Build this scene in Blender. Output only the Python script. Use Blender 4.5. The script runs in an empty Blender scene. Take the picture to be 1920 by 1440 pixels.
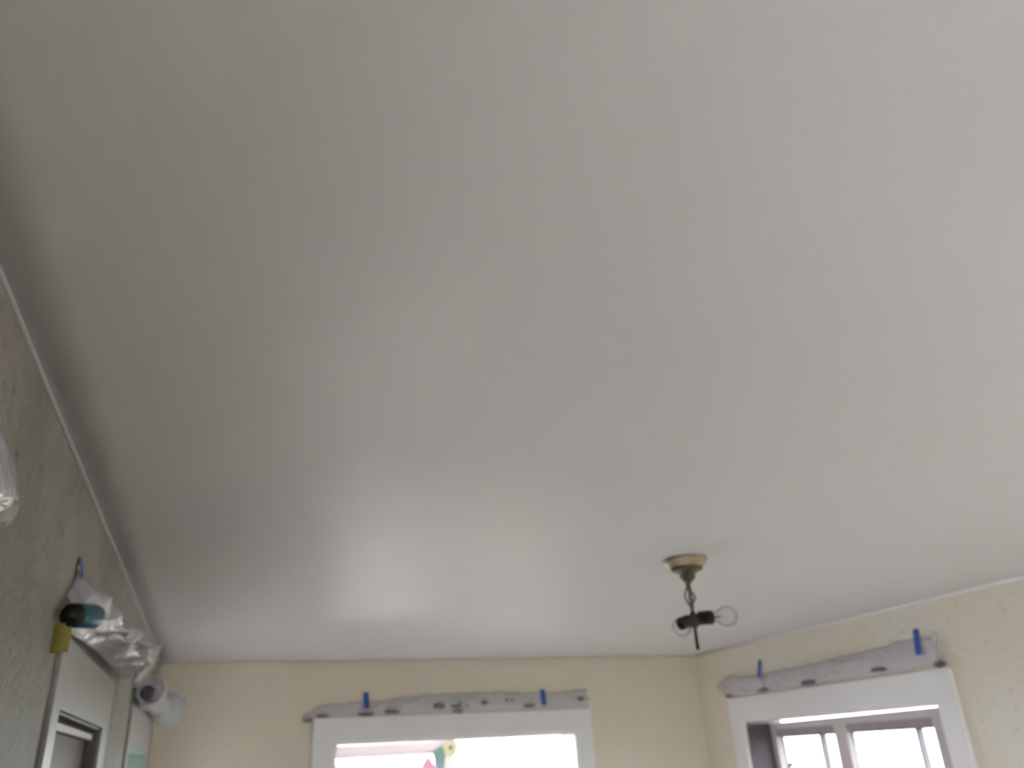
import bpy, bmesh, math, random
from mathutils import Vector, Matrix, noise
random.seed(7)
PI = math.pi
scene = bpy.context.scene
COL = scene.collection

# ------------------------------------------------------------------ camera
cd = bpy.data.cameras.new('camera')
cam = bpy.data.objects.new('camera', cd)
COL.objects.link(cam)
cd.sensor_fit = 'HORIZONTAL'
cd.sensor_width = 36.0
cd.lens = 27.845
cd.clip_start = 0.02
_r = Vector((0.94385019, -0.32649963, -0.05044612))
_u = Vector((-0.09597935, -0.41709786, 0.90377948))
_f = Vector((0.31612464, 0.84819064, 0.42501512))
m = Matrix.Identity(4)
for i in range(3):
    m[i][0], m[i][1], m[i][2] = _r[i], _u[i], -_f[i]
m[0][3], m[1][3], m[2][3] = 0, 0, 1.89
cam.matrix_world = m
cd.dof.use_dof = True            # the phone focused too close: the room is soft
cd.dof.focus_distance = 0.60
cd.dof.aperture_fstop = 8.0
scene.camera = cam

# ------------------------------------------------------------------ sky, exposure
world = bpy.data.worlds.new('overcast_sky')
scene.world = world
world.use_nodes = True
bg = world.node_tree.nodes['Background']
bg.inputs[0].default_value = (0.935, 0.95, 1.0, 1)
bg.inputs[1].default_value = 5.0
vs = scene.view_settings
vs.view_transform = 'Standard'
vs.look = 'None'
vs.exposure = 3.0
vs.gamma = 1.0
vs.use_curve_mapping = False
scene.cycles.max_bounces = 14
scene.cycles.diffuse_bounces = 9
scene.cycles.transparent_max_bounces = 16
scene.cycles.caustics_reflective = False
scene.cycles.caustics_refractive = False

# room (camera stands at x 0, y 0)
L, R, D, FR, CZ = -0.28, 2.902, 4.702, -3.0, 2.42
TH = 0.20


def portal(loc, direction, sx, sy):
    ld = bpy.data.lights.new('window_portal', 'AREA')
    ld.shape = 'RECTANGLE'
    ld.size, ld.size_y = sx, sy
    ld.cycles.is_portal = True
    o = bpy.data.objects.new('window_portal', ld)
    o.location = loc
    o.rotation_euler = Vector(direction).to_track_quat('-Z', 'Z').to_euler()
    COL.objects.link(o)


portal((R + 0.27, 3.53, 1.40), (-1, 0, 0), 1.5, 1.3)
portal((L - TH - 0.03, -1.65, 1.40), (1, 0, 0), 1.75, 1.3)
portal((2.45, 6.84, 1.775), (0, -1, 0), 1.35, 1.1)
portal((1.05, 6.84, 1.61), (0, -1, 0), 1.35, 0.76)
portal((3.58, 5.95, 1.35), (-1, 0, 0), 0.75, 1.15)


# ------------------------------------------------------------------ materials
def new_mat(name):
    mt = bpy.data.materials.new(name)
    mt.use_nodes = True
    nt = mt.node_tree
    return mt, nt, nt.nodes['Principled BSDF']


def N(nt, kind, **kw):
    n = nt.nodes.new(kind)
    for k, v in kw.items():
        if k in n.inputs:
            n.inputs[k].default_value = v
        else:
            setattr(n, k, v)
    return n


def ramp(nt, fac, stops):
    r = nt.nodes.new('ShaderNodeValToRGB')
    e = r.color_ramp.elements
    while len(e) < len(stops):
        e.new(0.5)
    for i, (p, c) in enumerate(stops):
        e[i].position = p
        e[i].color = (*c, 1)
    nt.links.new(fac, r.inputs[0])
    return r.outputs[0]


def paint(name, col, var=0.04, rough=0.5, scale=6.0, bump=0.05, bscale=120.0, spec=0.4):
    mt, nt, b = new_mat(name)
    tc = N(nt, 'ShaderNodeTexCoord')
    n1 = N(nt, 'ShaderNodeTexNoise', Scale=scale, Detail=4.0)
    nt.links.new(tc.outputs['Object'], n1.inputs['Vector'])
    lo = tuple(c * (1 - var) for c in col)
    hi = tuple(min(1, c * (1 + var)) for c in col)
    c = ramp(nt, n1.outputs[0], [(0.3, lo), (0.7, hi)])
    nt.links.new(c, b.inputs['Base Color'])
    b.inputs['Roughness'].default_value = rough
    b.inputs['Specular IOR Level'].default_value = spec
    n2 = N(nt, 'ShaderNodeTexNoise', Scale=bscale, Detail=3.0)
    nt.links.new(tc.outputs['Object'], n2.inputs['Vector'])
    bp = N(nt, 'ShaderNodeBump', Strength=bump, Distance=0.01)
    nt.links.new(n2.outputs[0], bp.inputs['Height'])
    nt.links.new(bp.outputs[0], b.inputs['Normal'])
    return mt


def plaster(name, base, patch, patch2, amount, speck, trowel):
    """old painted plaster with skim-coat patches and small specks"""
    mt, nt, b = new_mat(name)
    tc = N(nt, 'ShaderNodeTexCoord')
    o = tc.outputs['Object']
    n1 = N(nt, 'ShaderNodeTexNoise', Scale=2.2, Detail=5.0, Roughness=0.6)
    nt.links.new(o, n1.inputs['Vector'])
    c1 = ramp(nt, n1.outputs[0], [(0.40, base), (0.62, patch)])
    n2 = N(nt, 'ShaderNodeTexNoise', Scale=4.5, Detail=3.0)
    mp = N(nt, 'ShaderNodeMapping')
    mp.inputs['Location'].default_value = (3.1, 7.7, 1.3)
    nt.links.new(o, mp.inputs[0])
    nt.links.new(mp.outputs[0], n2.inputs['Vector'])
    f2 = ramp(nt, n2.outputs[0], [(0.5, (0, 0, 0)), (0.68, (amount,) * 3)])
    mx = N(nt, 'ShaderNodeMixRGB')
    nt.links.new(f2, mx.inputs[0])
    nt.links.new(c1, mx.inputs[1])
    mx.inputs[2].default_value = (*patch2, 1)
    n3 = N(nt, 'ShaderNodeTexNoise', Scale=34.0, Detail=4.0, Roughness=0.65)
    nt.links.new(o, n3.inputs['Vector'])
    f3 = ramp(nt, n3.outputs[0], [(0.58, (1, 1, 1)), (0.74, (1 - speck,) * 3)])
    mu = N(nt, 'ShaderNodeMixRGB', blend_type='MULTIPLY')
    mu.inputs[0].default_value = 1.0
    nt.links.new(mx.outputs[0], mu.inputs[1])
    nt.links.new(f3, mu.inputs[2])
    nt.links.new(mu.outputs[0], b.inputs['Base Color'])
    b.inputs['Roughness'].default_value = 0.6
    b.inputs['Specular IOR Level'].default_value = 0.3
    n4 = N(nt, 'ShaderNodeTexNoise', Scale=14.0, Detail=5.0, Distortion=1.2)
    nt.links.new(o, n4.inputs['Vector'])
    bp = N(nt, 'ShaderNodeBump', Strength=trowel, Distance=0.02)
    nt.links.new(n4.outputs[0], bp.inputs['Height'])
    nt.links.new(bp.outputs[0], b.inputs['Normal'])
    return mt


M = {}
M['ceiling'] = paint('ceiling_paint', (0.695, 0.695, 0.695), 0.02, 0.5, 1.2, 0.03, 60, 0.28)
M['cream'] = plaster('cream_plaster', (0.80, 0.735, 0.61), (0.78, 0.725, 0.62), (0.81, 0.75, 0.66), 0.6, 0.06, 0.05)
M['cream_right'] = plaster('cream_skimmed_plaster', (0.81, 0.75, 0.63), (0.80, 0.775, 0.70), (0.83, 0.75, 0.655), 0.6, 0.20, 0.08)
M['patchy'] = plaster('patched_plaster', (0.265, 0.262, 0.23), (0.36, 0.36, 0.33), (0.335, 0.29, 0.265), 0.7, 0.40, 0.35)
M['trim'] = paint('white_trim_paint', (0.87, 0.875, 0.895), 0.02, 0.35, 5, 0.02, 80)
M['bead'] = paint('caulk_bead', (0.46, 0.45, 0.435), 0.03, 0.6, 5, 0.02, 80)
M['canvas'] = paint('brown_canvas', (0.10, 0.09, 0.075), 0.15, 0.9, 12, 0.3, 300)
M['jamb_grey'] = paint('grey_jamb_paint', (0.22, 0.21, 0.21), 0.04, 0.5, 8, 0.03, 90)
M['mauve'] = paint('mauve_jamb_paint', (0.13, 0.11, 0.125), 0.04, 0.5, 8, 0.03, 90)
M['storm'] = paint('storm_aluminium', (0.28, 0.28, 0.29), 0.04, 0.5, 8, 0.03, 90)
M['shaded_trim'] = paint('shaded_white_trim_paint', (0.42, 0.42, 0.43), 0.03, 0.4, 5, 0.02, 80)  # white trim darkened, the left wall's dimness put into its colour
M['sash'] = paint('sash_paint', (0.72, 0.68, 0.69), 0.03, 0.4, 8, 0.03, 90)
M['mint'] = paint('mint_reveal_paint', (0.38, 0.53, 0.465), 0.03, 0.4, 8, 0.03, 90)
M['mint_wall'] = paint('green_siding_paint', (0.022, 0.034, 0.029), 0.1, 0.6, 3, 0.05, 40)
M['floor'] = paint('pale_bounce_canvas', (0.64, 0.63, 0.62), 0.08, 0.8, 3, 0.2, 30)
M['dark_floor'] = paint('low_bounce_sunroom_boards', (0.13, 0.115, 0.10), 0.2, 0.5, 6, 0.1, 40)
M['low_bounce_floor'] = paint('low_bounce_boards', (0.22, 0.205, 0.19), 0.2, 0.5, 6, 0.1, 40)
M['ground'] = paint('pale_concrete_ground', (0.42, 0.42, 0.42), 0.12, 0.9, 1.5, 0.1, 20)
M['lawn'] = paint('low_bounce_lawn', (0.07, 0.085, 0.04), 0.2, 0.9, 4, 0.3, 60)
M['sun_white'] = paint('sunroom_white_paint', (0.54, 0.495, 0.515), 0.02, 0.4, 4, 0.02, 60)
M['blue_tape'] = paint('blue_masking_tape', (0.035, 0.12, 0.48), 0.12, 0.55, 60, 0.15, 300)
M['canopy'] = paint('ivory_enamel', (0.46, 0.385, 0.25), 0.3, 0.35, 30, 0.05, 120)
M['brass'] = paint('tarnished_brass', (0.13, 0.105, 0.065), 0.3, 0.38, 40, 0.1, 150)
M['brass'].node_tree.nodes['Principled BSDF'].inputs['Metallic'].default_value = 0.6
M['hub'] = paint('dark_bronze', (0.045, 0.034, 0.03), 0.25, 0.4, 40, 0.05, 120)
M['socket'] = paint('black_phenolic', (0.012, 0.012, 0.014), 0.2, 0.35, 30, 0.03, 200)
M['wire'] = paint('cloth_wire', (0.16, 0.14, 0.10), 0.3, 0.7, 200, 0.2, 400)
M['filament'] = paint('tungsten', (0.25, 0.24, 0.23), 0.1, 0.4, 50, 0.02, 100)
M['teal'] = paint('teal_wrapper', (0.016, 0.105, 0.155), 0.25, 0.3, 25, 0.05, 80)
M['black_wrap'] = paint('black_core', (0.012, 0.014, 0.014), 0.2, 0.5, 25, 0.05, 80)
M['yellow'] = paint('yellow_card', (0.30, 0.265, 0.045), 0.12, 0.6, 25, 0.05, 80)
M['dark_film'] = paint('dark_grey_film', (0.17, 0.16, 0.18), 0.3, 0.35, 60, 0.1, 150)
M['shade'] = paint('grey_blind_cloth', (0.42, 0.39, 0.42), 0.08, 0.8, 60, 0.2, 400)
M['bark'] = paint('dark_bark', (0.06, 0.05, 0.05), 0.3, 0.8, 20, 0.3, 60)
M['pink'] = paint('pink_felt', (0.95, 0.66, 0.80), 0.03, 0.9, 40, 0.2, 300)
M['teal_felt'] = paint('teal_felt', (0.47, 0.64, 0.62), 0.05, 0.9, 40, 0.2, 300)
M['cream_paper'] = paint('cream_paper', (0.92, 0.91, 0.80), 0.03, 0.8, 40, 0.1, 200)
M['string'] = paint('white_string', (0.75, 0.72, 0.66), 0.05, 0.9, 40, 0.1, 200)
M['button'] = paint('grey_button', (0.20, 0.20, 0.16), 0.05, 0.5, 40, 0.1, 200)

for nm in ('pink', 'teal_felt', 'cream_paper'):
    nt = M[nm].node_tree
    b = nt.nodes['Principled BSDF']
    tl = N(nt, 'ShaderNodeBsdfTranslucent')
    nt.links.new(b.inputs['Base Color'].links[0].from_socket, tl.inputs[0])
    mx = N(nt, 'ShaderNodeMixShader')
    mx.inputs[0].default_value = 0.30
    nt.links.new(b.outputs[0], mx.inputs[1])
    nt.links.new(tl.outputs[0], mx.inputs[2])
    nt.links.new(mx.outputs[0], nt.nodes['Material Output'].inputs[0])

mt, nt, b = new_mat('dark_glazed_panel')
b.inputs['Base Color'].default_value = (0.075, 0.064, 0.074, 1)
b.inputs['Roughness'].default_value = 0.22
b.inputs['Specular IOR Level'].default_value = 0.3
M['dark_pane'] = mt

mt, nt, b = new_mat('window_glass')
tr = N(nt, 'ShaderNodeBsdfTransparent')
gl = N(nt, 'ShaderNodeBsdfGlossy', Roughness=0.02)
lw = N(nt, 'ShaderNodeLayerWeight', Blend=0.5)
pw = N(nt, 'ShaderNodeMath', operation='POWER')
nt.links.new(lw.outputs['Facing'], pw.inputs[0])
pw.inputs[1].default_value = 5.0
fr = N(nt, 'ShaderNodeMath', operation='MULTIPLY_ADD')
nt.links.new(pw.outputs[0], fr.inputs[0])
fr.inputs[1].default_value = 0.9
fr.inputs[2].default_value = 0.04
mix = N(nt, 'ShaderNodeMixShader')
nt.links.new(fr.outputs[0], mix.inputs[0])
nt.links.new(tr.outputs[0], mix.inputs[1])
nt.links.new(gl.outputs[0], mix.inputs[2])
nt.links.new(mix.outputs[0], nt.nodes['Material Output'].inputs[0])
M['glass'] = mt
mt = mt.copy()
mt.name = 'window_glass_added_tint'
[n for n in mt.node_tree.nodes if n.type == 'BSDF_TRANSPARENT'][0].inputs[0].default_value = (0.41, 0.41, 0.42, 1)
M['grey_glass'] = mt  # made-up grey tint, added to cut daylight through the panes

mt, nt, b = new_mat('bulb_glass')
lw = N(nt, 'ShaderNodeLayerWeight', Blend=0.5)
pw = N(nt, 'ShaderNodeMath', operation='POWER')
nt.links.new(lw.outputs['Facing'], pw.inputs[0])
pw.inputs[1].default_value = 2.2
tint = ramp(nt, pw.outputs[0], [(0.0, (0.98, 0.98, 0.985)), (0.75, (0.50, 0.49, 0.49))])
tr = N(nt, 'ShaderNodeBsdfTransparent')
nt.links.new(tint, tr.inputs[0])
gl = N(nt, 'ShaderNodeBsdfGlossy', Roughness=0.04)
fr = N(nt, 'ShaderNodeMath', operation='MULTIPLY_ADD')
nt.links.new(pw.outputs[0], fr.inputs[0])
fr.inputs[1].default_value = 0.10
fr.inputs[2].default_value = 0.06
mix = N(nt, 'ShaderNodeMixShader')
nt.links.new(fr.outputs[0], mix.inputs[0])
nt.links.new(tr.outputs[0], mix.inputs[1])
nt.links.new(gl.outputs[0], mix.inputs[2])
nt.links.new(mix.outputs[0], nt.nodes['Material Output'].inputs[0])
M['bulb'] = mt


def film_mat(name, clear, colr, rough=0.22, gloss=0.0):
    mt, nt, b = new_mat(name)
    b.inputs['Base Color'].default_value = (*colr, 1)
    b.inputs['Roughness'].default_value = rough
    b.inputs['Specular IOR Level'].default_value = 0.8
    b.inputs['Metallic'].default_value = gloss
    tc = N(nt, 'ShaderNodeTexCoord')
    n = N(nt, 'ShaderNodeTexNoise', Scale=45.0, Detail=5.0, Distortion=1.5)
    nt.links.new(tc.outputs['Object'], n.inputs['Vector'])
    bp = N(nt, 'ShaderNodeBump', Strength=0.5, Distance=0.01)
    nt.links.new(n.outputs[0], bp.inputs['Height'])
    nt.links.new(bp.outputs[0], b.inputs['Normal'])
    tl = N(nt, 'ShaderNodeBsdfTranslucent')
    tl.inputs[0].default_value = (*colr, 1)
    m1 = N(nt, 'ShaderNodeMixShader')
    m1.inputs[0].default_value = 0.3
    nt.links.new(b.outputs[0], m1.inputs[1])
    nt.links.new(tl.outputs[0], m1.inputs[2])
    tr = N(nt, 'ShaderNodeBsdfTransparent')
    m2 = N(nt, 'ShaderNodeMixShader')
    m2.inputs[0].default_value = clear
    nt.links.new(m1.outputs[0], m2.inputs[1])
    nt.links.new(tr.outputs[0], m2.inputs[2])
    nt.links.new(m2.outputs[0], nt.nodes['Material Output'].inputs[0])
    return mt


M['film'] = film_mat('clear_masking_film', 0.38, (0.84, 0.84, 0.88))
M['film_shiny'] = film_mat('glossy_masking_film', 0.34, (0.92, 0.92, 0.98), 0.16, 0.5)
M['film_thin'] = film_mat('single_layer_film', 0.52, (0.78, 0.80, 0.82))


# ------------------------------------------------------------------ helpers
def obj(name, bm, mat, parent=None, smooth=False):
    me = bpy.data.meshes.new(name)
    bmesh.ops.recalc_face_normals(bm, faces=bm.faces)
    bm.to_mesh(me)
    bm.free()
    me.materials.append(M[mat])
    if smooth:
        for p in me.polygons:
            p.use_smooth = True
    o = bpy.data.objects.new(name, me)
    COL.objects.link(o)
    if parent:
        o.parent = parent
    return o


def empty(name, loc=(0, 0, 0)):
    o = bpy.data.objects.new(name, None)
    o.empty_display_size = 0.05
    o.location = loc
    COL.objects.link(o)
    return o


def tag(o, label, cat, group=None):
    o['label'] = label
    o['category'] = cat
    if group:
        o['group'] = group
    return o


def struct(o, label=None):
    o['kind'] = 'structure'
    if label:
        o['label'] = label
    return o


def box(bm, lo, hi, bevel=0.0):
    lo, hi = Vector(lo), Vector(hi)
    r = bmesh.ops.create_cube(bm, size=1.0, matrix=Matrix.Translation((lo + hi) / 2) @ Matrix.Diagonal((*(hi - lo), 1)))
    if bevel:
        es = list({e for v in r['verts'] for e in v.link_edges})
        bmesh.ops.bevel(bm, geom=es, offset=bevel, segments=2, affect='EDGES', profile=0.6)


def boxobj(name, lo, hi, mat, parent=None, bevel=0.0):
    bm = bmesh.new()
    box(bm, lo, hi, bevel)
    return obj(name, bm, mat, parent)


def tube(bm, pts, rad, n=8):
    pts = [Vector(p) for p in pts]
    rings = []
    ref = None
    for i, p in enumerate(pts):
        d = (pts[min(i + 1, len(pts) - 1)] - pts[max(i - 1, 0)]).normalized()
        if ref is None:
            ref = d.orthogonal().normalized()
        ref = (ref - d * ref.dot(d)).normalized()
        q = d.cross(ref)
        rr = rad[i] if isinstance(rad, (list, tuple)) else rad
        rings.append([bm.verts.new(p + (ref * math.cos(a) + q * math.sin(a)) * rr)
                      for a in (2 * PI * k / n for k in range(n))])
    for a, c in zip(rings, rings[1:]):
        for k in range(n):
            bm.faces.new((a[k], a[(k + 1) % n], c[(k + 1) % n], c[k]))
    bm.faces.new(rings[0])
    bm.faces.new(rings[-1])


def lathe(bm, prof, origin, axis, n=24, close=False):
    """prof: (distance along axis, radius)"""
    ax = Vector(axis).normalized()
    e1 = ax.orthogonal().normalized()
    e2 = ax.cross(e1)
    o = Vector(origin)
    rings = []
    for t, r in prof:
        if r < 1e-5:
            rings.append([bm.verts.new(o + ax * t)])
        else:
            rings.append([bm.verts.new(o + ax * t + (e1 * math.cos(a) + e2 * math.sin(a)) * r)
                          for a in (2 * PI * k / n for k in range(n))])
    for a, c in zip(rings, rings[1:]):
        for k in range(n):
            k2 = (k + 1) % n
            if len(a) == 1 and len(c) == 1:
                continue
            if len(a) == 1:
                bm.faces.new((a[0], c[k2], c[k]))
            elif len(c) == 1:
                bm.faces.new((a[k], a[k2], c[0]))
            else:
                bm.faces.new((a[k], a[k2], c[k2], c[k]))


def holed_wall(name, axis, p0, p1, s0, s1, z0, z1, holes, mat, label):
    """solid wall between planes p0..p1 on axis (0: x, 1: y), with rectangular openings (sa, sb, za, zb)"""
    ss = sorted({s0, s1, *[h[0] for h in holes], *[h[1] for h in holes]})
    zs = sorted({z0, z1, *[h[2] for h in holes], *[h[3] for h in holes]})

    def solid(i, j):
        if i < 0 or j < 0 or i >= len(ss) - 1 or j >= len(zs) - 1:
            return False
        a, c = (ss[i] + ss[i + 1]) / 2, (zs[j] + zs[j + 1]) / 2
        return not any(h[0] < a < h[1] and h[2] < c < h[3] for h in holes)

    bm = bmesh.new()
    vc = {}

    def V(p, s, z):
        k = (round(p, 5), round(s, 5), round(z, 5))
        if k not in vc:
            vc[k] = bm.verts.new((p, s, z) if axis == 0 else (s, p, z))
        return vc[k]

    for i in range(len(ss) - 1):
        for j in range(len(zs) - 1):
            if not solid(i, j):
                continue
            a, c, e, g = ss[i], ss[i + 1], zs[j], zs[j + 1]
            for p in (p0, p1):
                bm.faces.new((V(p, a, e), V(p, c, e), V(p, c, g), V(p, a, g)))
            for di, dj, q in ((-1, 0, ((a, e), (a, g))), (1, 0, ((c, e), (c, g))),
                              (0, -1, ((a, e), (c, e))), (0, 1, ((a, g), (c, g)))):
                if not solid(i + di, j + dj):
                    (sa, za), (sb, zb) = q
                    bm.faces.new((V(p0, sa, za), V(p0, sb, zb), V(p1, sb, zb), V(p1, sa, za)))
    return struct(obj(name, bm, mat), label)


# ------------------------------------------------------------------ room shell
# ceiling: hand-floated plaster, a few millimetres out of true, dead level along the walls
bm = bmesh.new()
nx, ny = 44, 84
grid = []
for j in range(ny + 1):
    row = []
    for i in range(nx + 1):
        x = L + (R - L) * i / nx
        y = FR + (D - FR) * j / ny
        e = min(1, min(x - L, R - x, y - FR, D - y) / 0.7)
        h = noise.noise(Vector((x * 1.3, y * 1.1, 0.3))) * 0.018 + noise.noise(Vector((x * 2.6 + 5, y * 2.9, 1.7))) * 0.008
        row.append(bm.verts.new((x, y, CZ + h * e * e * (3 - 2 * e))))
    grid.append(row)
for j in range(ny):
    for i in range(nx):
        bm.faces.new((grid[j][i], grid[j][i + 1], grid[j + 1][i + 1], grid[j + 1][i]))
ce = obj('ceiling', bm, 'ceiling', smooth=True)
struct(ce, 'bare off white plaster ceiling filling most of the view')
so = ce.modifiers.new('slab', 'SOLIDIFY')
so.thickness = 0.15
so.offset = 1.0 if ce.data.polygons[0].normal.z > 0 else -1.0

struct(boxobj('floor_low_bounce', (L - TH, FR - TH, -0.1), (R + 0.25, 0.2, 0.0), 'low_bounce_floor'), 'unseen floor area made dark to cut bounce light')  # unseen; kept dark to cut bounce on the near ceiling
fl = boxobj('floor', (L - TH, 0.2, -0.1), (R + 0.25, D + TH, 0.0), 'floor')  # unseen; brightened to throw more bounce light towards the far end
struct(fl, 'unseen floor under canvas, made pale to bounce light up')

struct(boxobj('floor_sunroom', (-0.68, D + TH, -0.1), (3.55, 6.8, 0.0), 'dark_floor'), 'unseen sunroom floor darkened to cut bounce light')  # unseen; darkened to cut bounce light out of the sunroom

WIN = (2.815, 4.24, 0.75, 2.0)        # right wall window opening (y, y, z, z)
WIN_B = (-2.5, -0.8, 0.75, 2.0)     # window of the left wall, behind the photographer
OPEN = (0.628, 2.033, 0.0, 2.005)     # cased opening in the back wall (x, x, z, z)
WIN_L = (3.37, 4.26, 0.8, 1.99)       # window at the far end of the left wall
holed_wall('wall_right', 0, R, R + 0.24, FR, D + TH, 0, CZ + 0.15, [WIN], 'cream_right',
           'cream plaster wall with skim coat patches around the white window')
holed_wall('wall_back', 1, D, D + TH, L - TH, R, 0, CZ + 0.15, [OPEN], 'cream',
           'cream beige wall around the wide white cased opening')
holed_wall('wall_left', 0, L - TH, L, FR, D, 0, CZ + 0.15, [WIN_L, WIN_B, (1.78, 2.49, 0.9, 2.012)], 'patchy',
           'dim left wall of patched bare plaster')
holed_wall('wall_front', 1, FR - TH, FR, L - TH, R + 0.24, 0, CZ + 0.15, [], 'cream', 'plain cream wall behind the camera')

# thin caulked bead where ceiling meets the side walls
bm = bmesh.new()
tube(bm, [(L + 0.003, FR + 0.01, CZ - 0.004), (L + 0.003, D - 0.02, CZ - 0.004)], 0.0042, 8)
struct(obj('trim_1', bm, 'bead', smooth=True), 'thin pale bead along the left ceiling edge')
bm = bmesh.new()
tube(bm, [(R - 0.003, FR + 0.01, CZ - 0.004), (R - 0.003, D - 0.02, CZ - 0.004)], 0.004, 8)
struct(obj('trim_2', bm, 'trim', smooth=True), 'thin pale bead along the right ceiling edge')

# ------------------------------------------------------------------ cased opening in the back wall
d1 = struct(empty('door_1', (1.33, D, 0)), 'wide white cased opening into a bright sunroom')


def part(name, lo, hi, mat, parent, bevel=0.003, label=None):
    o = boxobj(name, lo, hi, mat, None, bevel)
    o.parent = parent
    o.matrix_parent_inverse = Matrix.Translation(-parent.location)
    if label:
        o['label'] = label
    return o


CT = 0.022
part('head_casing', (0.511, D - CT, 2.005), (2.131, D, 2.125), 'trim', d1)
part('side_casing', (0.511, D - CT, 0), (0.628, D, 2.005), 'trim', d1)
part('side_casing', (2.033, D - CT, 0), (2.131, D, 2.005), 'trim', d1)
part('side_jamb', (0.622, D - 0.004, 0), (0.640, D + TH + 0.02, 2.0), 'trim', d1, 0)
part('side_jamb', (2.022, D - 0.004, 0), (2.040, D + TH + 0.02, 2.0), 'trim', d1, 0)
part('head_jamb', (0.622, D - 0.004, 1.99), (2.040, D + TH + 0.02, 2.012), 'trim', d1, 0)

# ------------------------------------------------------------------ sunroom beyond
SX0, SX1, SY1 = -0.48, 3.35, 6.60
holed_wall('wall_sunroom_far', 1, SY1, SY1 + 0.2, SX0, SX1 + 0.2, 0, 2.75,
           [(0.40, 1.70, 1.25, 1.965), (1.80, 3.10, 1.25, 2.30)], 'sun_white', 'white far wall of the sunroom')
holed_wall('wall_sunroom_right', 0, SX1, SX1 + 0.2, D + TH, SY1, 0, 2.75, [(5.6, 6.3, 0.8, 1.9)], 'sun_white',
           'white right wall of the sunroom')
holed_wall('wall_sunroom_left', 0, SX0 - 0.2, SX0, D + TH, SY1 + 0.2, 0, 2.75, [], 'sun_white', 'white left wall of the sunroom')
struct(boxobj('ceiling_sunroom', (SX0 - 0.2, D + TH, 2.60), (SX1 + 0.2, SY1 + 0.2, 2.75), 'sun_white'), 'white sunroom ceiling')


def glazed(name, axis, p, a, c, z0, z1, frame, mull, label, mat='sun_white', glass=True):
    w = struct(empty(name, ((p, (a + c) / 2, z0) if axis == 0 else ((a + c) / 2, p, z0))), label)

    def bx(n, s0, s1, za, zb, mt=mat, dp=0.025, off=0.0):
        if axis == 0:
            return part(n, (p - dp + off, s0, za), (p + dp + off, s1, zb), mt, w, 0.003 if mt != 'glass' else 0)
        return part(n, (s0, p - dp + off, za), (s1, p + dp + off, zb), mt, w, 0.003 if mt != 'glass' else 0)
    bx('top_rail', a, c, z1 - frame, z1)
    bx('bottom_rail', a, c, z0, z0 + frame)
    bx('stile', a, a + frame, z0 + frame, z1 - frame)
    bx('stile', c - frame, c, z0 + frame, z1 - frame)
    edges = [a + frame]
    for mm in mull:
        bx('mullion', mm - frame / 2, mm + frame / 2, z0 + frame, z1 - frame)
        edges += [mm - frame / 2, mm + frame / 2]
    edges.append(c - frame)
    if glass:
        for q in range(0, len(edges), 2):
            bx('pane', edges[q], edges[q + 1], z0 + frame, z1 - frame, 'glass', 0.002)
    return w


glazed('window_4', 1, SY1 + 0.12, 0.40, 1.70, 1.25, 1.965, 0.03, [], 'low sunroom window on the left behind the bunting')
glazed('window_5', 1, SY1 + 0.12, 1.80, 3.10, 1.25, 2.30, 0.03, [], 'tall blown out sunroom window on the right')
glazed('window_6', 0, SX1 + 0.12, 5.6, 6.3, 0.8, 1.9, 0.04, [], 'unseen side window added to brighten the sunroom')  # unseen window put in for extra sunroom daylight

# ------------------------------------------------------------------ right wall window
w1 = struct(empty('window_1', (R, 3.53, 0.75)), 'white cased window in the right wall with mullion and twigs outside')
y0, y1 = WIN[0], WIN[1]
part('head_casing', (R - CT, 2.712, 2.0), (R, 4.365, 2.135), 'trim', w1)
part('side_casing', (R - CT, 2.712, 0.70), (R, y0, 2.0), 'trim', w1)
part('side_casing', (R - CT, y1, 0.70), (R, 4.365, 2.0), 'trim', w1)
part('sill', (R - 0.06, 2.69, 0.70), (R + 0.15, 4.39, 0.75), 'trim', w1, 0.004)
part('head_jamb', (R - 0.004, y0, 1.999), (R + 0.235, y1, 2.012), 'sash', w1, 0)
part('side_jamb', (R - 0.004, y0 - 0.012, 0.75), (R + 0.235, y0 + 0.004, 2.0), 'sash', w1, 0)
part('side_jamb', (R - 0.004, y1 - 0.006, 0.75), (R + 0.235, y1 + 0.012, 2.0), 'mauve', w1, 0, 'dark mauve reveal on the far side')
X = R + 0.148
rail = part('top_rail', (X, y0 + 0.004, 1.955), (X + 0.04, y1 - 0.006, 1.990), 'sash', w1, 0.002, 'top rail sagging below the head')
for v in rail.data.vertices:                    # sags a little towards the far side
    if v.co.z > 1.97:
        v.co.z += 0.007 * (1 - (v.co.y - y0) / (y1 - y0)) - 0.001
part('bottom_rail', (X, y0 + 0.004, 0.75), (X + 0.04, y1 - 0.006, 0.83), 'sash', w1, 0.004)
part('mullion', (X - 0.004, 3.600, 0.83), (X + 0.05, 3.690, 1.957), 'sash', w1, 0.006)
part('stile', (X, y0 + 0.004, 0.83), (X + 0.04, 3.035, 1.955), 'sash', w1, 0.004)
part('stile', (X, 4.19, 0.83), (X + 0.04, y1 - 0.006, 1.955), 'sash', w1, 0.004)
part('pane', (X + 0.022, 3.035, 0.83), (X + 0.026, 3.600, 1.955), 'grey_glass', w1, 0)
part('pane', (X + 0.022, 3.690, 0.83), (X + 0.026, 4.19, 1.955), 'grey_glass', w1, 0)
# outer storm sash, seen through the panes
S = R + 0.225
part('storm_rail', (S, y0, 1.91), (S + 0.012, y1 - 0.006, 1.965), 'sash', w1, 0.003)
part('storm_stile', (S - 0.03, 3.868, 0.75), (S + 0.012, 3.876, 1.91), 'storm', w1, 0.001)
part('storm_stile', (S - 0.03, 3.185, 0.75), (S + 0.012, 3.193, 1.91), 'storm', w1, 0.001)
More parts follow.
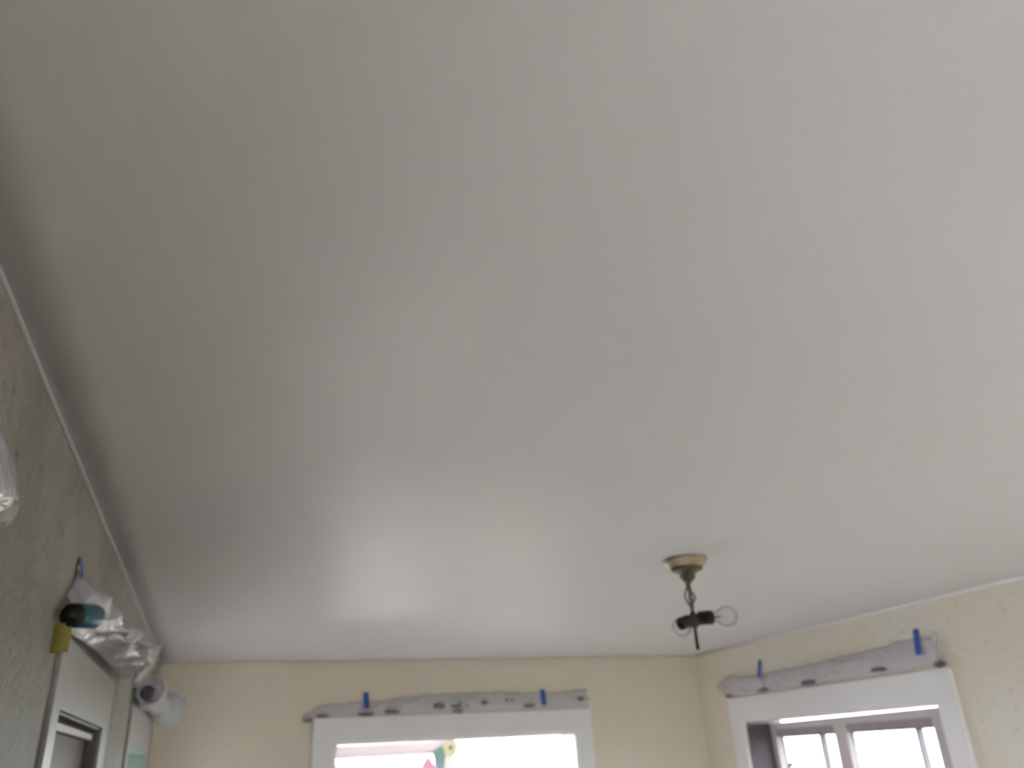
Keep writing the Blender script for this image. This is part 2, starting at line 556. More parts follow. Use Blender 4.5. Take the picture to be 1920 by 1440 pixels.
# scalloped hem of the raised blind behind each top rail
for ya, yb in ((3.04, 3.598), (3.692, 4.19)):
    bm = bmesh.new()
    n = 40
    rows = []
    for k in range(n + 1):
        y = ya + (yb - ya) * k / n
        zb = 1.916 + 0.004 * math.sin(k * 1.3) + 0.003 * noise.noise(Vector((y * 30, 0, 0)))
        xo = X + 0.006 + 0.002 * math.sin(k * 0.9)
        rows.append([bm.verts.new((xo, y, 1.956)), bm.verts.new((xo, y, zb)),
                     bm.verts.new((xo + 0.008, y, zb)), bm.verts.new((xo + 0.008, y, 1.956))])
    for a, c in zip(rows, rows[1:]):
        for k in range(4):
            bm.faces.new((a[k], a[(k + 1) % 4], c[(k + 1) % 4], c[k]))
    bm.faces.new(rows[0])
    bm.faces.new(rows[-1])
    o = obj('blind', bm, 'shade')
    o.parent = w1
    o.matrix_parent_inverse = Matrix.Translation(-w1.location)
    o['label'] = 'rolled up grey blind with wavy hem'

# window of the left wall behind the photographer
w2 = glazed('window_2', 0, L - 0.15, WIN_B[0], WIN_B[1], 0.75, 2.0, 0.05, [-1.65], 'window behind the photographer')
part('head_casing', (L, -2.6, 2.0), (L + CT, -0.7, 2.13), 'trim', w2)
part('side_casing', (L, -2.6, 0.7), (L + CT, -2.5, 2.0), 'trim', w2)
part('side_casing', (L, -0.8, 0.7), (L + CT, -0.7, 2.0), 'trim', w2)

# ------------------------------------------------------------------ left wall windows
CL = 0.010
d2 = struct(empty('window_7', (L, 2.13, 0.9)), 'white cased inner window with dark glazing on the left wall')
part('head_casing', (L, 1.70, 2.012), (L + CL, 2.62, 2.137), 'shaded_trim', d2, 0.002)
part('side_casing', (L, 1.70, 0.82), (L + CL, 1.78, 2.012), 'shaded_trim', d2, 0.002)
part('side_casing', (L, 2.49, 0.82), (L + CL, 2.62, 2.012), 'shaded_trim', d2, 0.002)
part('top_rail', (L - 0.022, 1.78, 1.982), (L - 0.010, 2.48, 1.997), 'sash', d2, 0.002)
part('pane', (L - 0.030, 1.78, 0.95), (L - 0.022, 2.49, 2.012), 'dark_pane', d2, 0, 'dark purple grey pane')
part('bottom_rail', (L - 0.022, 1.78, 0.9), (L - 0.010, 2.49, 0.95), 'sash', d2, 0.001)
part('side_jamb', (L - 0.030, 2.484, 0.9), (L + 0.002, 2.492, 2.012), 'jamb_grey', d2, 0)
part('head_jamb', (L - 0.030, 1.78, 2.006), (L + 0.002, 2.49, 2.013), 'jamb_grey', d2, 0)
part('sill', (L, 1.66, 0.80), (L + 0.05, 2.66, 0.82), 'shaded_trim', d2)

w3 = struct(empty('window_3', (L, 3.82, 0.8)), 'white cased window at far end of left wall glowing pale mint inside')
part('head_casing', (L, 3.30, 1.99), (L + CL, 4.45, 2.130), 'shaded_trim', w3, 0.002)
part('side_casing', (L, 3.30, 0.7), (L + CL, 3.375, 1.99), 'shaded_trim', w3, 0.002)
part('side_casing', (L, 4.255, 0.7), (L + CL, 4.45, 1.99), 'shaded_trim', w3, 0.002)
part('sill', (L - 0.15, 3.25, 0.76), (L + 0.05, 4.5, 0.80), 'shaded_trim', w3)
part('head_jamb', (L - TH, 3.37, 1.98), (L + 0.004, 4.26, 2.0), 'mint', w3, 0)
part('side_jamb', (L - TH, 4.25, 0.8), (L + 0.004, 4.28, 1.98), 'mint', w3, 0)
part('side_jamb', (L - TH, 3.35, 0.8), (L + 0.004, 3.375, 1.98), 'mint', w3, 0)
part('top_rail', (L - 0.17, 3.375, 1.945), (L - 0.14, 4.25, 1.98), 'mint', w3, 0.002)
part('bottom_rail', (L - 0.17, 3.375, 0.8), (L - 0.14, 4.25, 0.86), 'mint', w3, 0.002)
part('stile', (L - 0.17, 3.375, 0.86), (L - 0.14, 3.415, 1.945), 'mint', w3, 0.002)
part('stile', (L - 0.17, 4.21, 0.86), (L - 0.14, 4.25, 1.945), 'mint', w3, 0.002)
part('pane', (L - 0.157, 3.415, 0.86), (L - 0.153, 4.21, 1.945), 'grey_glass', w3, 0)

d3 = struct(empty('door_3', (L, 0.6, 0)), 'white cased door nearest the camera on the left wall')
part('head_casing', (L, 0.10, 2.008), (L + CT, 1.06, 2.127), 'shaded_trim', d3)
part('side_casing', (L, 0.10, 0), (L + CT, 0.20, 2.008), 'shaded_trim', d3)
part('side_casing', (L, 0.96, 0), (L + CT, 1.06, 2.008), 'shaded_trim', d3)
part('panel', (L, 0.20, 0), (L + 0.004, 0.96, 2.008), 'shaded_trim', d3, 0)


# ------------------------------------------------------------------ masking film
def film_sheet(name, P, s0, s1, ztop, zbot, puff, parent, seed, mat='film', ns=110, nt_=16, crumple=1.0, fold=26.0, pinch=()):
    """sheet taped along its top edge to the wall, puffed out and tucked onto the casing ledge"""
    bm = bmesh.new()
    rows = []
    for i in range(ns + 1):
        u = i / ns
        s = s0 + (s1 - s0) * u
        zt, zb, pf = ztop(u), zbot(u), puff(u)
        for ps in pinch:
            pf *= 1 - 0.85 * math.exp(-((s - ps) / 0.035) ** 2)
        row = []
        for j in range(nt_ + 1):
            t = j / nt_
            off = 0.004 + pf * math.sin(PI * min(1, t ** 0.75 * 0.93)) + 0.010 * t
            z = zt + (zb - zt) * t
            k = math.sin(PI * min(1, 0.08 + 0.9 * t))
            n1 = noise.noise(Vector((s * fold + t * 3.0, t * 2.2, seed)))
            n2 = noise.noise(Vector((s * fold * 2.3, t * 7, seed + 9.1)))
            n3 = noise.noise(Vector((s * fold * 0.5, t * 3, seed + 4.4)))
            off += k * crumple * (n1 * 0.45 + n2 * 0.22) * (pf + 0.006)
            z += k * crumple * n3 * 0.25 * (zt - zb)
            ss = s + 0.012 * n2 * k
            row.append(bm.verts.new(P(ss, max(0.003, off), max(z, zb))))
        rows.append(row)
    for a, c in zip(rows, rows[1:]):
        for j in range(nt_):
            bm.faces.new((a[j], a[j + 1], c[j + 1], c[j]))
    o = obj(name, bm, mat, smooth=True)
    so = o.modifiers.new('film', 'SOLIDIFY')
    so.thickness = 0.0006
    if parent:
        o.parent = parent
        o.matrix_parent_inverse = Matrix.Translation(-parent.location)
    return o


def lump(P, s, off, z, ls, lz, parent, seed, mat='dark_film', lo=0.010):
    """small bunched lump of dark grey film"""
    bm = bmesh.new()
    bmesh.ops.create_icosphere(bm, subdivisions=2, radius=1.0)
    for v in bm.verts:
        q = v.co * (1 + 0.35 * noise.noise(v.co * 1.7 + Vector((seed, 0, seed * 0.7))))
        v.co = Vector(P(s + q.x * ls, max(0.003, off + q.y * lo), z + q.z * lz))
    o = obj('fold', bm, mat, smooth=True)
    o.parent = parent
    o.matrix_parent_inverse = Matrix.Translation(-parent.location)
    o['label'] = 'dark grey lump in the film'
    return o


def lerp_table(tab):
    def f(u):
        for (a, va), (c, vc) in zip(tab, tab[1:]):
            if u <= c:
                w = (u - a) / (c - a)
                w = w * w * (3 - 2 * w)
                return va + (vc - va) * w
        return tab[-1][1]
    return f


const = lambda v: (lambda u: v)
PB = lambda s, o, z: (s, D - o, z)
PR = lambda s, o, z: (R - o, s, z)
PL = lambda s, o, z: (L + o, s, z)


def tape(P, s, w, z0, z1, lean, off, label):
    bm = bmesh.new()
    n = 10
    rows = []
    for k in range(n + 1):
        t = k / n
        z = z1 + (z0 - z1) * t
        o_ = off(t) + 0.0012 * noise.noise(Vector((s * 9, z * 60, 2)))
        sc = s + lean * (t - 0.5)
        rag = 0.0015 * noise.noise(Vector((z * 130, s, 5)))
        rows.append([bm.verts.new(P(sc - w / 2 + rag, o_, z)), bm.verts.new(P(sc + w / 2 + rag, o_, z)),
                     bm.verts.new(P(sc + w / 2 + rag, o_ + 0.0015, z)), bm.verts.new(P(sc - w / 2 + rag, o_ + 0.0015, z))])
    for a, c in zip(rows, rows[1:]):
        for k in range(4):
            bm.faces.new((a[k], a[(k + 1) % 4], c[(k + 1) % 4], c[k]))
    bm.faces.new(rows[0])
    bm.faces.new(rows[-1])
    return tag(obj('painters_tape', bm, 'blue_tape'), label, 'tape', 'blue tape strips holding the masking film')


# over the cased opening
fb = empty('masking_film', (1.3, D, 2.126))
tag(fb, 'bunched clear masking film taped above the wide cased opening', 'plastic film', 'rolled masking films over the casings')
film_sheet('sheet', PB, 0.455, 2.120, lerp_table([(0, 2.150), (0.06, 2.195), (0.2, 2.205), (0.42, 2.232), (0.6, 2.238), (0.85, 2.228), (1, 2.236)]),
           lerp_table([(0, 2.112), (0.035, 2.128), (1, 2.128)]), lerp_table([(0, 0.012), (0.2, 0.022), (0.6, 0.028), (1, 0.022)]), fb, 3.3, ns=150, nt_=12, pinch=(0.789, 1.834))
for i, (s, z, ls, lz) in enumerate([(0.480, 2.118, 0.028, 0.010), (0.555, 2.139, 0.036, 0.008), (0.79, 2.139, 0.045, 0.008),
                                    (0.93, 2.145, 0.050, 0.010), (1.20, 2.168, 0.040, 0.018), (1.32, 2.168, 0.070, 0.017),
                                    (1.30, 2.139, 0.035, 0.007), (1.62, 2.188, 0.034, 0.012),
                                    (1.735, 2.153, 0.042, 0.012), (2.068, 2.182, 0.022, 0.015), (1.45, 2.180, 0.035, 0.012)]):
    lump(PB, s, 0.030, z, ls, lz, fb, i * 3.1)
tape(PB, 0.789, 0.030, 2.168, 2.252, 0.004, lambda t: 0.003 + 0.022 * t, 'left blue tape strip above the wide cased opening')
tape(PB, 1.834, 0.030, 2.155, 2.242, -0.004, lambda t: 0.003 + 0.026 * t, 'right blue tape strip above the wide cased opening')

# over the right wall window
fr_ = empty('masking_film', (R, 3.55, 2.136))
tag(fr_, 'wide bunched clear masking film taped above the right wall window', 'plastic film', 'rolled masking films over the casings')
film_sheet('sheet', PR, 2.735, 4.450, lerp_table([(0, 2.262), (0.07, 2.275), (0.3, 2.258), (0.55, 2.246), (0.8, 2.242), (0.93, 2.262), (1, 2.235)]),
           lerp_table([(0, 2.160), (0.1, 2.146), (0.93, 2.142), (1, 2.190)]), lerp_table([(0, 0.018), (0.3, 0.03), (0.75, 0.03), (0.93, 0.045), (1, 0.02)]),
           fr_, 11.7, ns=150, nt_=12, pinch=(4.01, 2.842))
for i, (s, z, ls, lz) in enumerate([(4.325, 2.150, 0.042, 0.009), (3.985, 2.152, 0.052, 0.010), (3.60, 2.157, 0.060, 0.013),
                                    (3.09, 2.166, 0.060, 0.011), (2.735, 2.152, 0.030, 0.014)]):
    lump(PR, s, 0.030, z, ls, lz, fr_, 40 + i * 2.3)
tape(PR, 4.010, 0.028, 2.222, 2.314, 0.004, lambda t: 0.003 + 0.024 * t, 'left blue tape strip above the right wall window')
tape(PR, 2.842, 0.030, 2.200, 2.310, -0.006, lambda t: 0.003 + 0.024 * t, 'right blue tape strip above the right wall window')
bm = bmesh.new()
rows = []
for k in range(9):
    t = k / 8
    z = 2.285 - 0.12 * t
    rows.append([bm.verts.new(PR(2.745 - 0.035 * q + 0.012 * math.sin(t * 3), 0.006 + 0.022 * math.sin(PI * (0.2 + 0.6 * q)) + 0.008 * math.sin(9 * t + q * 3), z))
                 for q in (0, 0.25, 0.5, 0.75, 1)])
for a, c in zip(rows, rows[1:]):
    for k in range(4):
        bm.faces.new((a[k], a[k + 1], c[k + 1], c[k]))
o = obj('loose_end', bm, 'film_thin', smooth=True)
o.modifiers.new('film', 'SOLIDIFY').thickness = 0.0008
o.parent = fr_
o.matrix_parent_inverse = Matrix.Translation(-fr_.location)

# over the dark window of the left wall
fa = empty('masking_film', (L, 2.13, 2.138))
tag(fa, 'large shiny puffed masking film draped over the dark left window, teal roll inside', 'plastic film', 'rolled masking films over the casings')


def rpart(name, bm, mat, label=None, parent=None):
    o = obj(name, bm, mat, parent or fa, smooth=True)
    if not parent:
        o.matrix_parent_inverse = Matrix.Translation(-fa.location)
    if label:
        o['label'] = label
    return o


film_sheet('sheet', PL, 1.665, 2.60, lerp_table([(0, 2.20), (0.04, 2.22), (0.09, 2.262), (0.24, 2.262), (0.4, 2.238), (0.7, 2.225), (0.9, 2.215), (1, 2.18)]),
           const(2.138), lerp_table([(0, 0.012), (0.08, 0.022), (0.2, 0.045), (0.42, 0.085), (0.65, 0.105), (0.88, 0.090), (1, 0.05)]),
           fa, 21.3, 'film_shiny', ns=150, nt_=30, crumple=0.95, fold=13)
bm = bmesh.new()
rows = []
for k in range(11):
    t = k / 10
    s = 2.46 + 0.36 * t
    rows.append([bm.verts.new(PL(s + 0.01 * math.sin(5 * q + 4 * t), 0.060 + 0.045 * q + 0.012 * math.sin(6 * t + 4 * q),
                                 2.120 + 0.02 * t + (0.08 + 0.055 * t) * q)) for q in (0, 0.2, 0.4, 0.6, 0.8, 1)])
for a, c in zip(rows, rows[1:]):
    for k in range(5):
        bm.faces.new((a[k], a[k + 1], c[k + 1], c[k]))
o = rpart('loose_flap', bm, 'film_thin', 'see-through loose flap of film')
o.modifiers.new('film', 'SOLIDIFY').thickness = 0.0008
tape(PL, 1.750, 0.026, 2.244, 2.288, -0.004, lambda t: 0.002 + 0.012 * t, 'blue tape strip on the patched left wall')

# roll the film comes from, held in its near end
RX, RZ = L + 0.024, 2.152
bm = bmesh.new()
lathe(bm, [(0.0, 0.0), (0.0, 0.008), (0.005, 0.009), (0.005, 0.017), (0.010, 0.020), (0.060, 0.020), (0.062, 0.019), (0.062, 0.0)], (RX, 1.590, RZ), (0.42, 1, 0.12), 20)
roll = rpart('roll', bm, 'black_wrap', 'black ended roll of film')
bm = bmesh.new()
lathe(bm, [(0.0, 0.015), (0.0, 0.0208), (0.004, 0.0215), (0.062, 0.0215), (0.065, 0.0205), (0.065, 0.0)], (RX + 0.42 * 0.018, 1.608, RZ + 0.002), (0.42, 1, 0.12), 20)
rpart('wrapper', bm, 'teal', 'teal wrapper', roll)
bm = bmesh.new()
rows = []
for k in range(8):
    t = k / 7
    rows.append([bm.verts.new((L + 0.006 + 0.026 * q, 1.592 + 0.012 * q + 0.004 * math.sin(3 * t), 2.138 - 0.050 * t + 0.004 * q)) for q in (0, 0.5, 1)])
for a, c in zip(rows, rows[1:]):
    for k in range(2):
        bm.faces.new((a[k], a[k + 1], c[k + 1], c[k]))
o = rpart('card', bm, 'yellow', 'yellow card hanging from the roll')
o.modifiers.new('card', 'SOLIDIFY').thickness = 0.0015


# open-ended film bundle over the far left window
def film_tube(name, path, rads, parent, seed, turns, mat='film', seg=34, sub=60):
    bm = bmesh.new()
    rows = []
    for i in range(sub + 1):
        u = i / sub
        c = Vector((lerp_table([(a, p[0]) for a, p in path])(u), lerp_table([(a, p[1]) for a, p in path])(u), lerp_table([(a, p[2]) for a, p in path])(u)))
        rr = lerp_table(rads)(u)
        row = []
        for k in range(seg + 1):
            a = turns * 2 * PI * k / seg - 2.2
            n_ = noise.noise(Vector((math.cos(a) * 1.6, math.sin(a) * 1.6, u * 9 + seed))) + 0.4 * noise.noise(Vector((math.cos(a) * 4, math.sin(a) * 4, u * 20 + seed)))
            r = rr * (1 + 0.16 * n_) * (1 - 0.1 * k / seg)
            p = c + Vector((math.cos(a) * r, 0, math.sin(a) * r))
            p.x = max(L + 0.004, p.x)
            row.append(bm.verts.new(p))
        rows.append(row)
    for a, c in zip(rows, rows[1:]):
        for k in range(seg):
            bm.faces.new((a[k], a[k + 1], c[k + 1], c[k]))
    o = obj(name, bm, mat, smooth=True)
    o.modifiers.new('film', 'SOLIDIFY').thickness = 0.0006
    o.parent = parent
    o.matrix_parent_inverse = Matrix.Translation(-parent.location)
    return o


fc = empty('masking_film', (L, 3.7, 2.126))
tag(fc, 'dull tube shaped masking film bundle over the mint lit left window', 'plastic film', 'rolled masking films over the casings')
film_tube('sheet', [(0, (L + 0.060, 3.28, 2.172)), (0.4, (L + 0.05, 3.6, 2.168)), (1, (L + 0.05, 4.1, 2.168))],
          [(0, 0.050), (0.25, 0.054), (0.6, 0.034), (1, 0.042)], fc, 1.0, 1.15)
film_tube('gathered_end', [(0, (L + 0.055, 4.00, 2.165)), (0.5, (L + 0.085, 4.30, 2.172)), (1, (L + 0.09, 4.46, 2.170))],
          [(0, 0.042), (0.45, 0.072), (0.8, 0.062), (1, 0.02)], fc, 6.0, 1.1, 'film_thin')
lump(PL, 3.36, 0.045, 2.165, 0.03, 0.026, fc, 77, 'dark_film', 0.026)  # dark lump in the tube mouth stands in for its shaded inside

# at the left edge of the view
fd = empty('masking_film', (L, 0.75, 2.128))
tag(fd, 'pale masking film cut off by the left edge of the view', 'plastic film', 'rolled masking films over the casings')
film_sheet('sheet', PL, 0.30, 1.04, const(2.255), const(2.130),
           lerp_table([(0, 0.03), (0.6, 0.05), (0.88, 0.045), (0.97, 0.022), (1, 0.006)]), fd, 31.0, 'film_shiny', ns=90, nt_=16, crumple=0.6, fold=9)
film_sheet('tail', PL, 1.00, 1.115, lerp_table([(0, 2.26), (1, 2.245)]), lerp_table([(0, 2.150), (1, 2.180)]), const(0.012), fd, 35.0, 'film_thin', 24, 12, 0.8, 20)
film_sheet('edge_fold', PL, 1.105, 1.125, const(2.235), lerp_table([(0, 2.178), (1, 2.186)]), const(0.012), fd, 36.0, 'film', 6, 12, 0.5, 20)

# ------------------------------------------------------------------ stripped ceiling light
FX, FY = 1.352, 2.162
cl = empty('ceiling_light', (FX, FY, CZ))
tag(cl, 'stripped old ceiling light with brass canopy, black sockets and bare bulbs', 'ceiling light')


def cpart(name, bm, mat, parent=None, label=None):
    o = obj(name, bm, mat, smooth=True)
    o.parent = parent or cl
    if not parent:
        o.matrix_parent_inverse = Matrix.Translation(-cl.location)
    if label:
        o['label'] = label
    return o


bm = bmesh.new()
lathe(bm, [(0.0, 0.0), (0.0, 0.066), (-0.004, 0.068), (-0.010, 0.066), (-0.013, 0.060), (-0.018, 0.058), (-0.025, 0.050), (-0.026, 0.0)][::1], (FX, FY, CZ), (0, 0, 1), 36)
cpart('ceiling_plate', bm, 'canopy', None, 'ivory ceiling plate')
bm = bmesh.new()
lathe(bm, [(-0.024, 0.0), (-0.024, 0.048), (-0.029, 0.051), (-0.034, 0.047), (-0.039, 0.033), (-0.046, 0.024), (-0.056, 0.016), (-0.064, 0.010), (-0.066, 0.0)], (FX, FY, CZ), (0, 0, 1), 32)
cpart('canopy', bm, 'brass', None, 'tarnished brass bell canopy')
# chain: alternating links, each a part
nlinks = 7
for k in range(nlinks):
    zc = CZ - 0.074 - k * 0.0135
    bm = bmesh.new()
    pts = []
    for q in range(13):
        a = 2 * PI * q / 12
        ex, ez = 0.0055 * math.cos(a), 0.0095 * math.sin(a)
        if k % 2:
            pts.append((FX + ex, FY, zc + ez))
        else:
            pts.append((FX, FY + ex, zc + ez))
    tube(bm, pts, 0.0024, 6)
    cpart('chain_link', bm, 'brass')
bm = bmesh.new()
tube(bm, [(FX - 0.022 + 0.02 * t + 0.010 * math.sin(t * 9), FY + 0.008 * math.cos(t * 8), CZ - 0.05 - 0.115 * t) for t in [i / 24 for i in range(25)]], 0.0030, 6)
cpart('wire', bm, 'wire')
bm = bmesh.new()
tube(bm, [(FX + 0.014 - 0.012 * t + 0.008 * math.sin(t * 11 + 2), FY - 0.008 * math.cos(t * 9), CZ - 0.05 - 0.115 * t) for t in [i / 24 for i in range(25)]], 0.0030, 6)
cpart('wire', bm, 'wire')
# hub
bm = bmesh.new()
lathe(bm, [(-0.158, 0.0), (-0.158, 0.006), (-0.166, 0.010), (-0.172, 0.019), (-0.180, 0.024), (-0.192, 0.024), (-0.200, 0.016), (-0.206, 0.008), (-0.206, 0.0)], (FX, FY, CZ), (0, 0, 1), 24)
cpart('hub', bm, 'hub')
bm = bmesh.new()
lathe(bm, [(-0.200, 0.0), (-0.200, 0.0050), (-0.255, 0.0048), (-0.262, 0.0060), (-0.268, 0.0050), (-0.272, 0.0)], (FX, FY, CZ), (0, 0, 1), 14)
cpart('rod', bm, 'hub')


def socket_and_bulb(origin, axis, rs, ls, lamp=True):
    ax = Vector(axis).normalized()
    o0 = Vector(origin)
    bm = bmesh.new()
    lathe(bm, [(-0.012, 0.0), (-0.012, 0.008), (0.0, 0.010), (0.004, rs * 0.85), (0.008, rs), (ls * 0.45, rs), (ls * 0.5, rs * 0.94), (ls * 0.55, rs), (ls - 0.003, rs), (ls, rs * 0.92), (ls, rs * 0.7), (ls - 0.006, rs * 0.68), (ls - 0.006, 0)], o0, ax, 22)
    sk = cpart('socket', bm, 'socket', None, 'black lamp socket')
    if not lamp:
        return
    bo = o0 + ax * (ls - 0.004)
    outer = [(0.0, 0.0125), (0.010, 0.0135), (0.020, 0.0185), (0.030, 0.0250), (0.040, 0.0290), (0.050, 0.0300), (0.060, 0.0285), (0.069, 0.0240), (0.076, 0.0165), (0.0795, 0.0085), (0.0805, 0.0)]
    bm = bmesh.new()
    lathe(bm, outer, bo, ax, 32)
    bl = cpart('bulb', bm, 'bulb', None, 'clear glass bulb')
    bm = bmesh.new()
    e = ax.orthogonal().normalized()
    tube(bm, [bo, bo + ax * 0.03], [0.005, 0.003], 8)
    tube(bm, [bo + ax * 0.03, bo + ax * 0.045 + e * 0.008], 0.0006, 5)
    tube(bm, [bo + ax * 0.03, bo + ax * 0.045 - e * 0.008], 0.0006, 5)
    tube(bm, [bo + ax * 0.045 + e * (0.008 - 0.016 * t) + ax * 0.003 * math.sin(PI * t) for t in (0, .25, .5, .75, 1)], 0.0005, 5)
    cpart('filament', bm, 'filament', bl)


rv, uv, fv = _r, _u, _f
socket_and_bulb(Vector((FX, FY, 2.242)) + rv * 0.012, rv * 0.80 + uv * 0.22 - fv * 0.50, 0.021, 0.048)
socket_and_bulb(Vector((FX, FY, 2.237)) - rv * 0.012, -rv * 0.80 - uv * 0.12 - fv * 0.55, 0.019, 0.042, False)
socket_and_bulb(Vector((FX, FY, 2.232)) + fv * 0.01 - rv * 0.006, -uv * 0.50 - rv * 0.20 + fv * 0.82, 0.014, 0.030)

# ------------------------------------------------------------------ bunting in the opening
bn = empty('bunting', (1.25, 4.95, 1.99))
tag(bn, 'pink and teal felt bunting hanging in the bright opening', 'bunting')


def bpart(name, bm, mat, label=None, parent=None):
    o = obj(name, bm, mat)
    o.parent = parent or bn
    o.matrix_parent_inverse = Matrix.Translation(-bn.location)
    if label:
        o['label'] = label
    return o


BY = 4.94
spts = []
ctrl = [(1.327, 1.99), (1.285, 1.978), (1.215, 1.935), (1.155, 1.86), (1.06, 1.78), (0.94, 1.75), (0.80, 1.79), (0.70, 1.87), (0.655, 1.985)]
for a, c in zip(ctrl, ctrl[1:]):
    for q in range(4):
        spts.append((a[0] + (c[0] - a[0]) * q / 4, BY, a[1] + (c[1] - a[1]) * q / 4))
spts.append((ctrl[-1][0], BY, ctrl[-1][1]))
bm = bmesh.new()
tube(bm, spts, 0.0012, 6)
bpart('string', bm, 'string')


def pennant(pts, mat, label):
    bm = bmesh.new()
    c = Vector((sum(p[0] for p in pts) / len(pts), BY - 0.006, sum(p[1] for p in pts) / len(pts)))
    f = [bm.verts.new((x, BY - 0.002 + 0.004 * math.sin(x * 60), z)) for x, z in pts]
    cv = bm.verts.new(c)
    for k in range(len(f)):
        bm.faces.new((f[k], f[(k + 1) % len(f)], cv))
    o = bpart('pennant', bm, mat, label)
    o.modifiers.new('felt', 'SOLIDIFY').thickness = 0.003


pennant([(1.284, 1.977), (1.250, 1.960), (1.218, 1.936), (1.232, 1.895), (1.258, 1.835), (1.276, 1.80), (1.292, 1.85), (1.299, 1.915)], 'teal_felt', 'teal pennant')
pennant([(1.194, 1.922), (1.172, 1.892), (1.150, 1.855), (1.142, 1.815), (1.165, 1.785), (1.225, 1.77), (1.245, 1.845), (1.215, 1.895)], 'pink', 'pink pennant')
pennant([(0.657, 1.945), (0.668, 1.91), (0.690, 1.86), (0.700, 1.80), (0.665, 1.78), (0.648, 1.85)], 'pink', 'pink pennant against the left jamb')

ro = empty('paper_rosette', (1.327, 4.93, 1.955))
tag(ro, 'round cream paper rosette with grey centre hanging above the bunting', 'decoration')
bm = bmesh.new()
nseg = 40
for s_ in (0, 1):
    pass
rim = []
cv = bm.verts.new((1.327, 4.925, 1.955))
for k in range(nseg):
    a = 2 * PI * k / nseg
    rr = 0.049 + 0.002 * math.cos(k * PI)
    rim.append(bm.verts.new((1.327 + rr * math.cos(a), 4.932 + 0.007 * (1 if k % 2 else -1), 1.955 + rr * math.sin(a))))
for k in range(nseg):
    bm.faces.new((cv, rim[k], rim[(k + 1) % nseg]))
o = obj('pleats', bm, 'cream_paper')
o.modifiers.new('paper', 'SOLIDIFY').thickness = 0.001
o.parent = ro
o.matrix_parent_inverse = Matrix.Translation(-ro.location)
bm = bmesh.new()
lathe(bm, [(0, 0.0), (0, 0.009), (0.004, 0.010), (0.006, 0.006), (0.0065, 0.0)], (1.327, 4.925, 1.955), (0, -1, 0), 16)
o = obj('button', bm, 'button', smooth=True)
o.parent = ro
o.matrix_parent_inverse = Matrix.Translation(-ro.location)

# ------------------------------------------------------------------ canvas-covered blocker below the view, added to shade left wall and ceiling
bc = empty('unseen_blocker', (-0.08, 1.7, 0))
tag(bc, 'tall bookcase added unseen to shade the left wall and ceiling', 'blocker')
for nm, y_a, y_b in (('side_panel', 0.30, 0.32), ('side_panel', 3.03, 3.05)):
    part(nm, (L + 0.03, y_a, 0.0), (0.18, y_b, 1.82), 'canvas', bc, 0.002)
part('back_panel', (L + 0.03, 0.32, 0.0), (L + 0.04, 3.03, 1.82), 'canvas', bc, 0)
for zz in (0.05, 0.46, 0.88, 1.30):
    part('shelf', (L + 0.04, 0.32, zz), (0.17, 3.03, zz + 0.02), 'canvas', bc, 0.002)
bm = bmesh.new()
rows = []
for k in range(61):
    y = 0.27 + 2.81 * k / 60
    wv = 0.012 * math.sin(k * 0.9) + 0.006 * math.sin(k * 2.3)
    rows.append([bm.verts.new(p) for p in ((L + 0.02, y, 1.83), (-0.04, y, 1.836 + wv * 0.2), (0.19, y, 1.832), (0.205, y, 1.815), (0.21 + wv * 0.5, y, 1.2), (0.22 + wv, y, 0.6), (0.23 + wv * 1.4, y, 0.06))])
for a, c in zip(rows, rows[1:]):
    for k in range(6):
        bm.faces.new((a[k], a[k + 1], c[k + 1], c[k]))
o = obj('canvas_cover', bm, 'canvas', smooth=True)
o.modifiers.new('cloth', 'SOLIDIFY').thickness = 0.002
o.parent = bc
o.matrix_parent_inverse = Matrix.Translation(-bc.location)

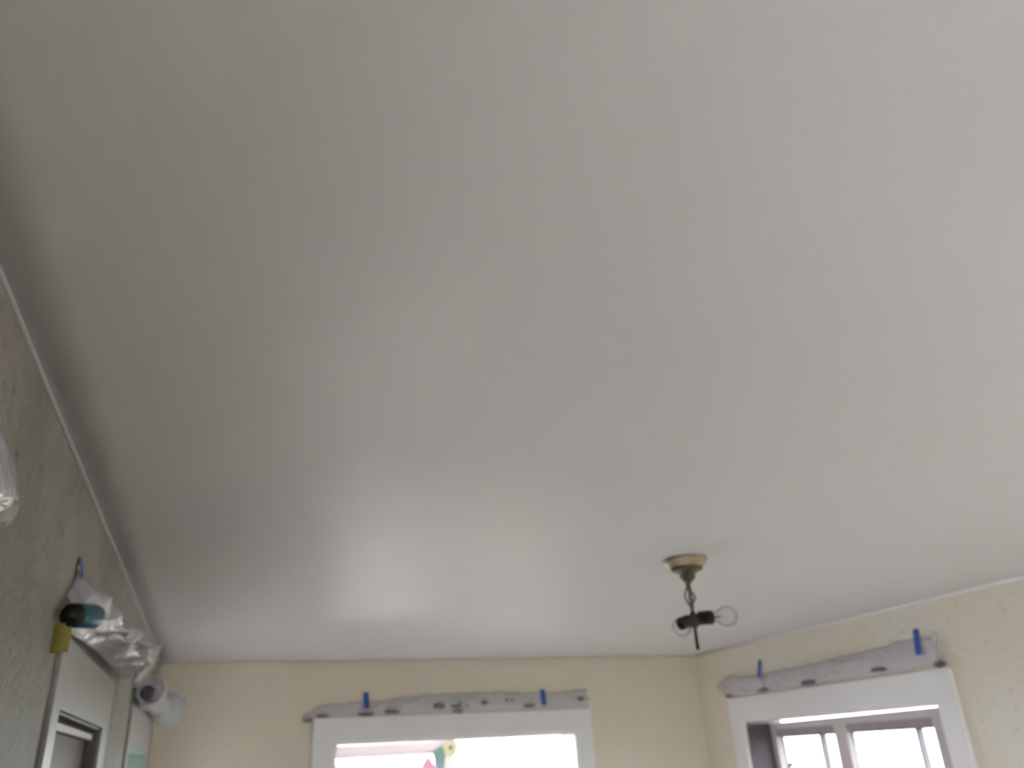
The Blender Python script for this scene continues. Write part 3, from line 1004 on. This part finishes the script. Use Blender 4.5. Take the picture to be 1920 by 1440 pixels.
# ------------------------------------------------------------------ outside
struct(boxobj('ground', (-60, -50, -0.55), (3.3, 70, -0.45), 'ground'), 'pale concrete yard outdoors')
struct(boxobj('ground_low_bounce', (3.3, -50, -0.55), (42, 70, -0.45), 'lawn'), 'unseen dark lawn added to dim light from the right window')  # unseen dark ground, put in to keep the left wall dim
struct(boxobj('wall_neighbour', (-2.6, 1.0, -0.45), (-2.4, 6.5, 3.4), 'mint_wall'), 'green neighbouring wall outside the left window')

tr_ = empty('bare_tree', (4.35, 6.0, -0.45))
tag(tr_, 'bare dark twigs of a small tree outside the right wall window', 'tree')
bm = bmesh.new()
tube(bm, [(4.35, 6.0, -0.46), (4.33, 5.95, 0.3), (4.25, 5.85, 0.9), (4.12, 5.65, 1.35), (4.04, 5.50, 1.68)], [0.05, 0.042, 0.03, 0.02, 0.010], 10)
o = obj('trunk', bm, 'bark', smooth=True)
o.parent = tr_
o.matrix_parent_inverse = Matrix.Translation(-tr_.location)
twigs = [
    [(4.04, 5.50, 1.66), (4.01, 5.44, 1.72), (4.0, 5.445, 1.785), (4.0, 5.475, 1.84), (4.0, 5.50, 1.893), (4.0, 5.475, 1.95)],
    [(4.01, 5.44, 1.70), (4.0, 5.39, 1.735), (4.0, 5.33, 1.75), (4.0, 5.312, 1.80)],
    [(4.0, 5.47, 1.84), (4.0, 5.43, 1.88), (4.0, 5.40, 1.935)],
    [(4.05, 5.52, 1.62), (4.02, 5.50, 1.72), (4.0, 5.53, 1.80)],
    [(4.04, 5.50, 1.66), (4.0, 5.36, 1.70), (4.0, 5.25, 1.70)],
    [(4.12, 5.65, 1.35), (4.15, 5.5, 1.45), (4.1, 5.3, 1.6), (4.05, 5.1, 1.68)],
]
for tw in twigs:
    bm = bmesh.new()
    n = len(tw)
    tube(bm, tw, [0.014 - 0.007 * k / (n - 1) for k in range(n)], 6)
    o = obj('twig', bm, 'bark', smooth=True)
    o.parent = tr_
    o.matrix_parent_inverse = Matrix.Translation(-tr_.location)
bm = bmesh.new()
for k in range(7):
    c = Vector((4.01 + random.uniform(-.01, .01), 5.43 + random.uniform(-.03, .03), 1.715 + random.uniform(-.015, .015)))
    bmesh.ops.create_icosphere(bm, subdivisions=1, radius=random.uniform(0.010, 0.018), matrix=Matrix.Translation(c))
o = obj('bud_cluster', bm, 'bark', smooth=True)
o.parent = tr_
o.matrix_parent_inverse = Matrix.Translation(-tr_.location)
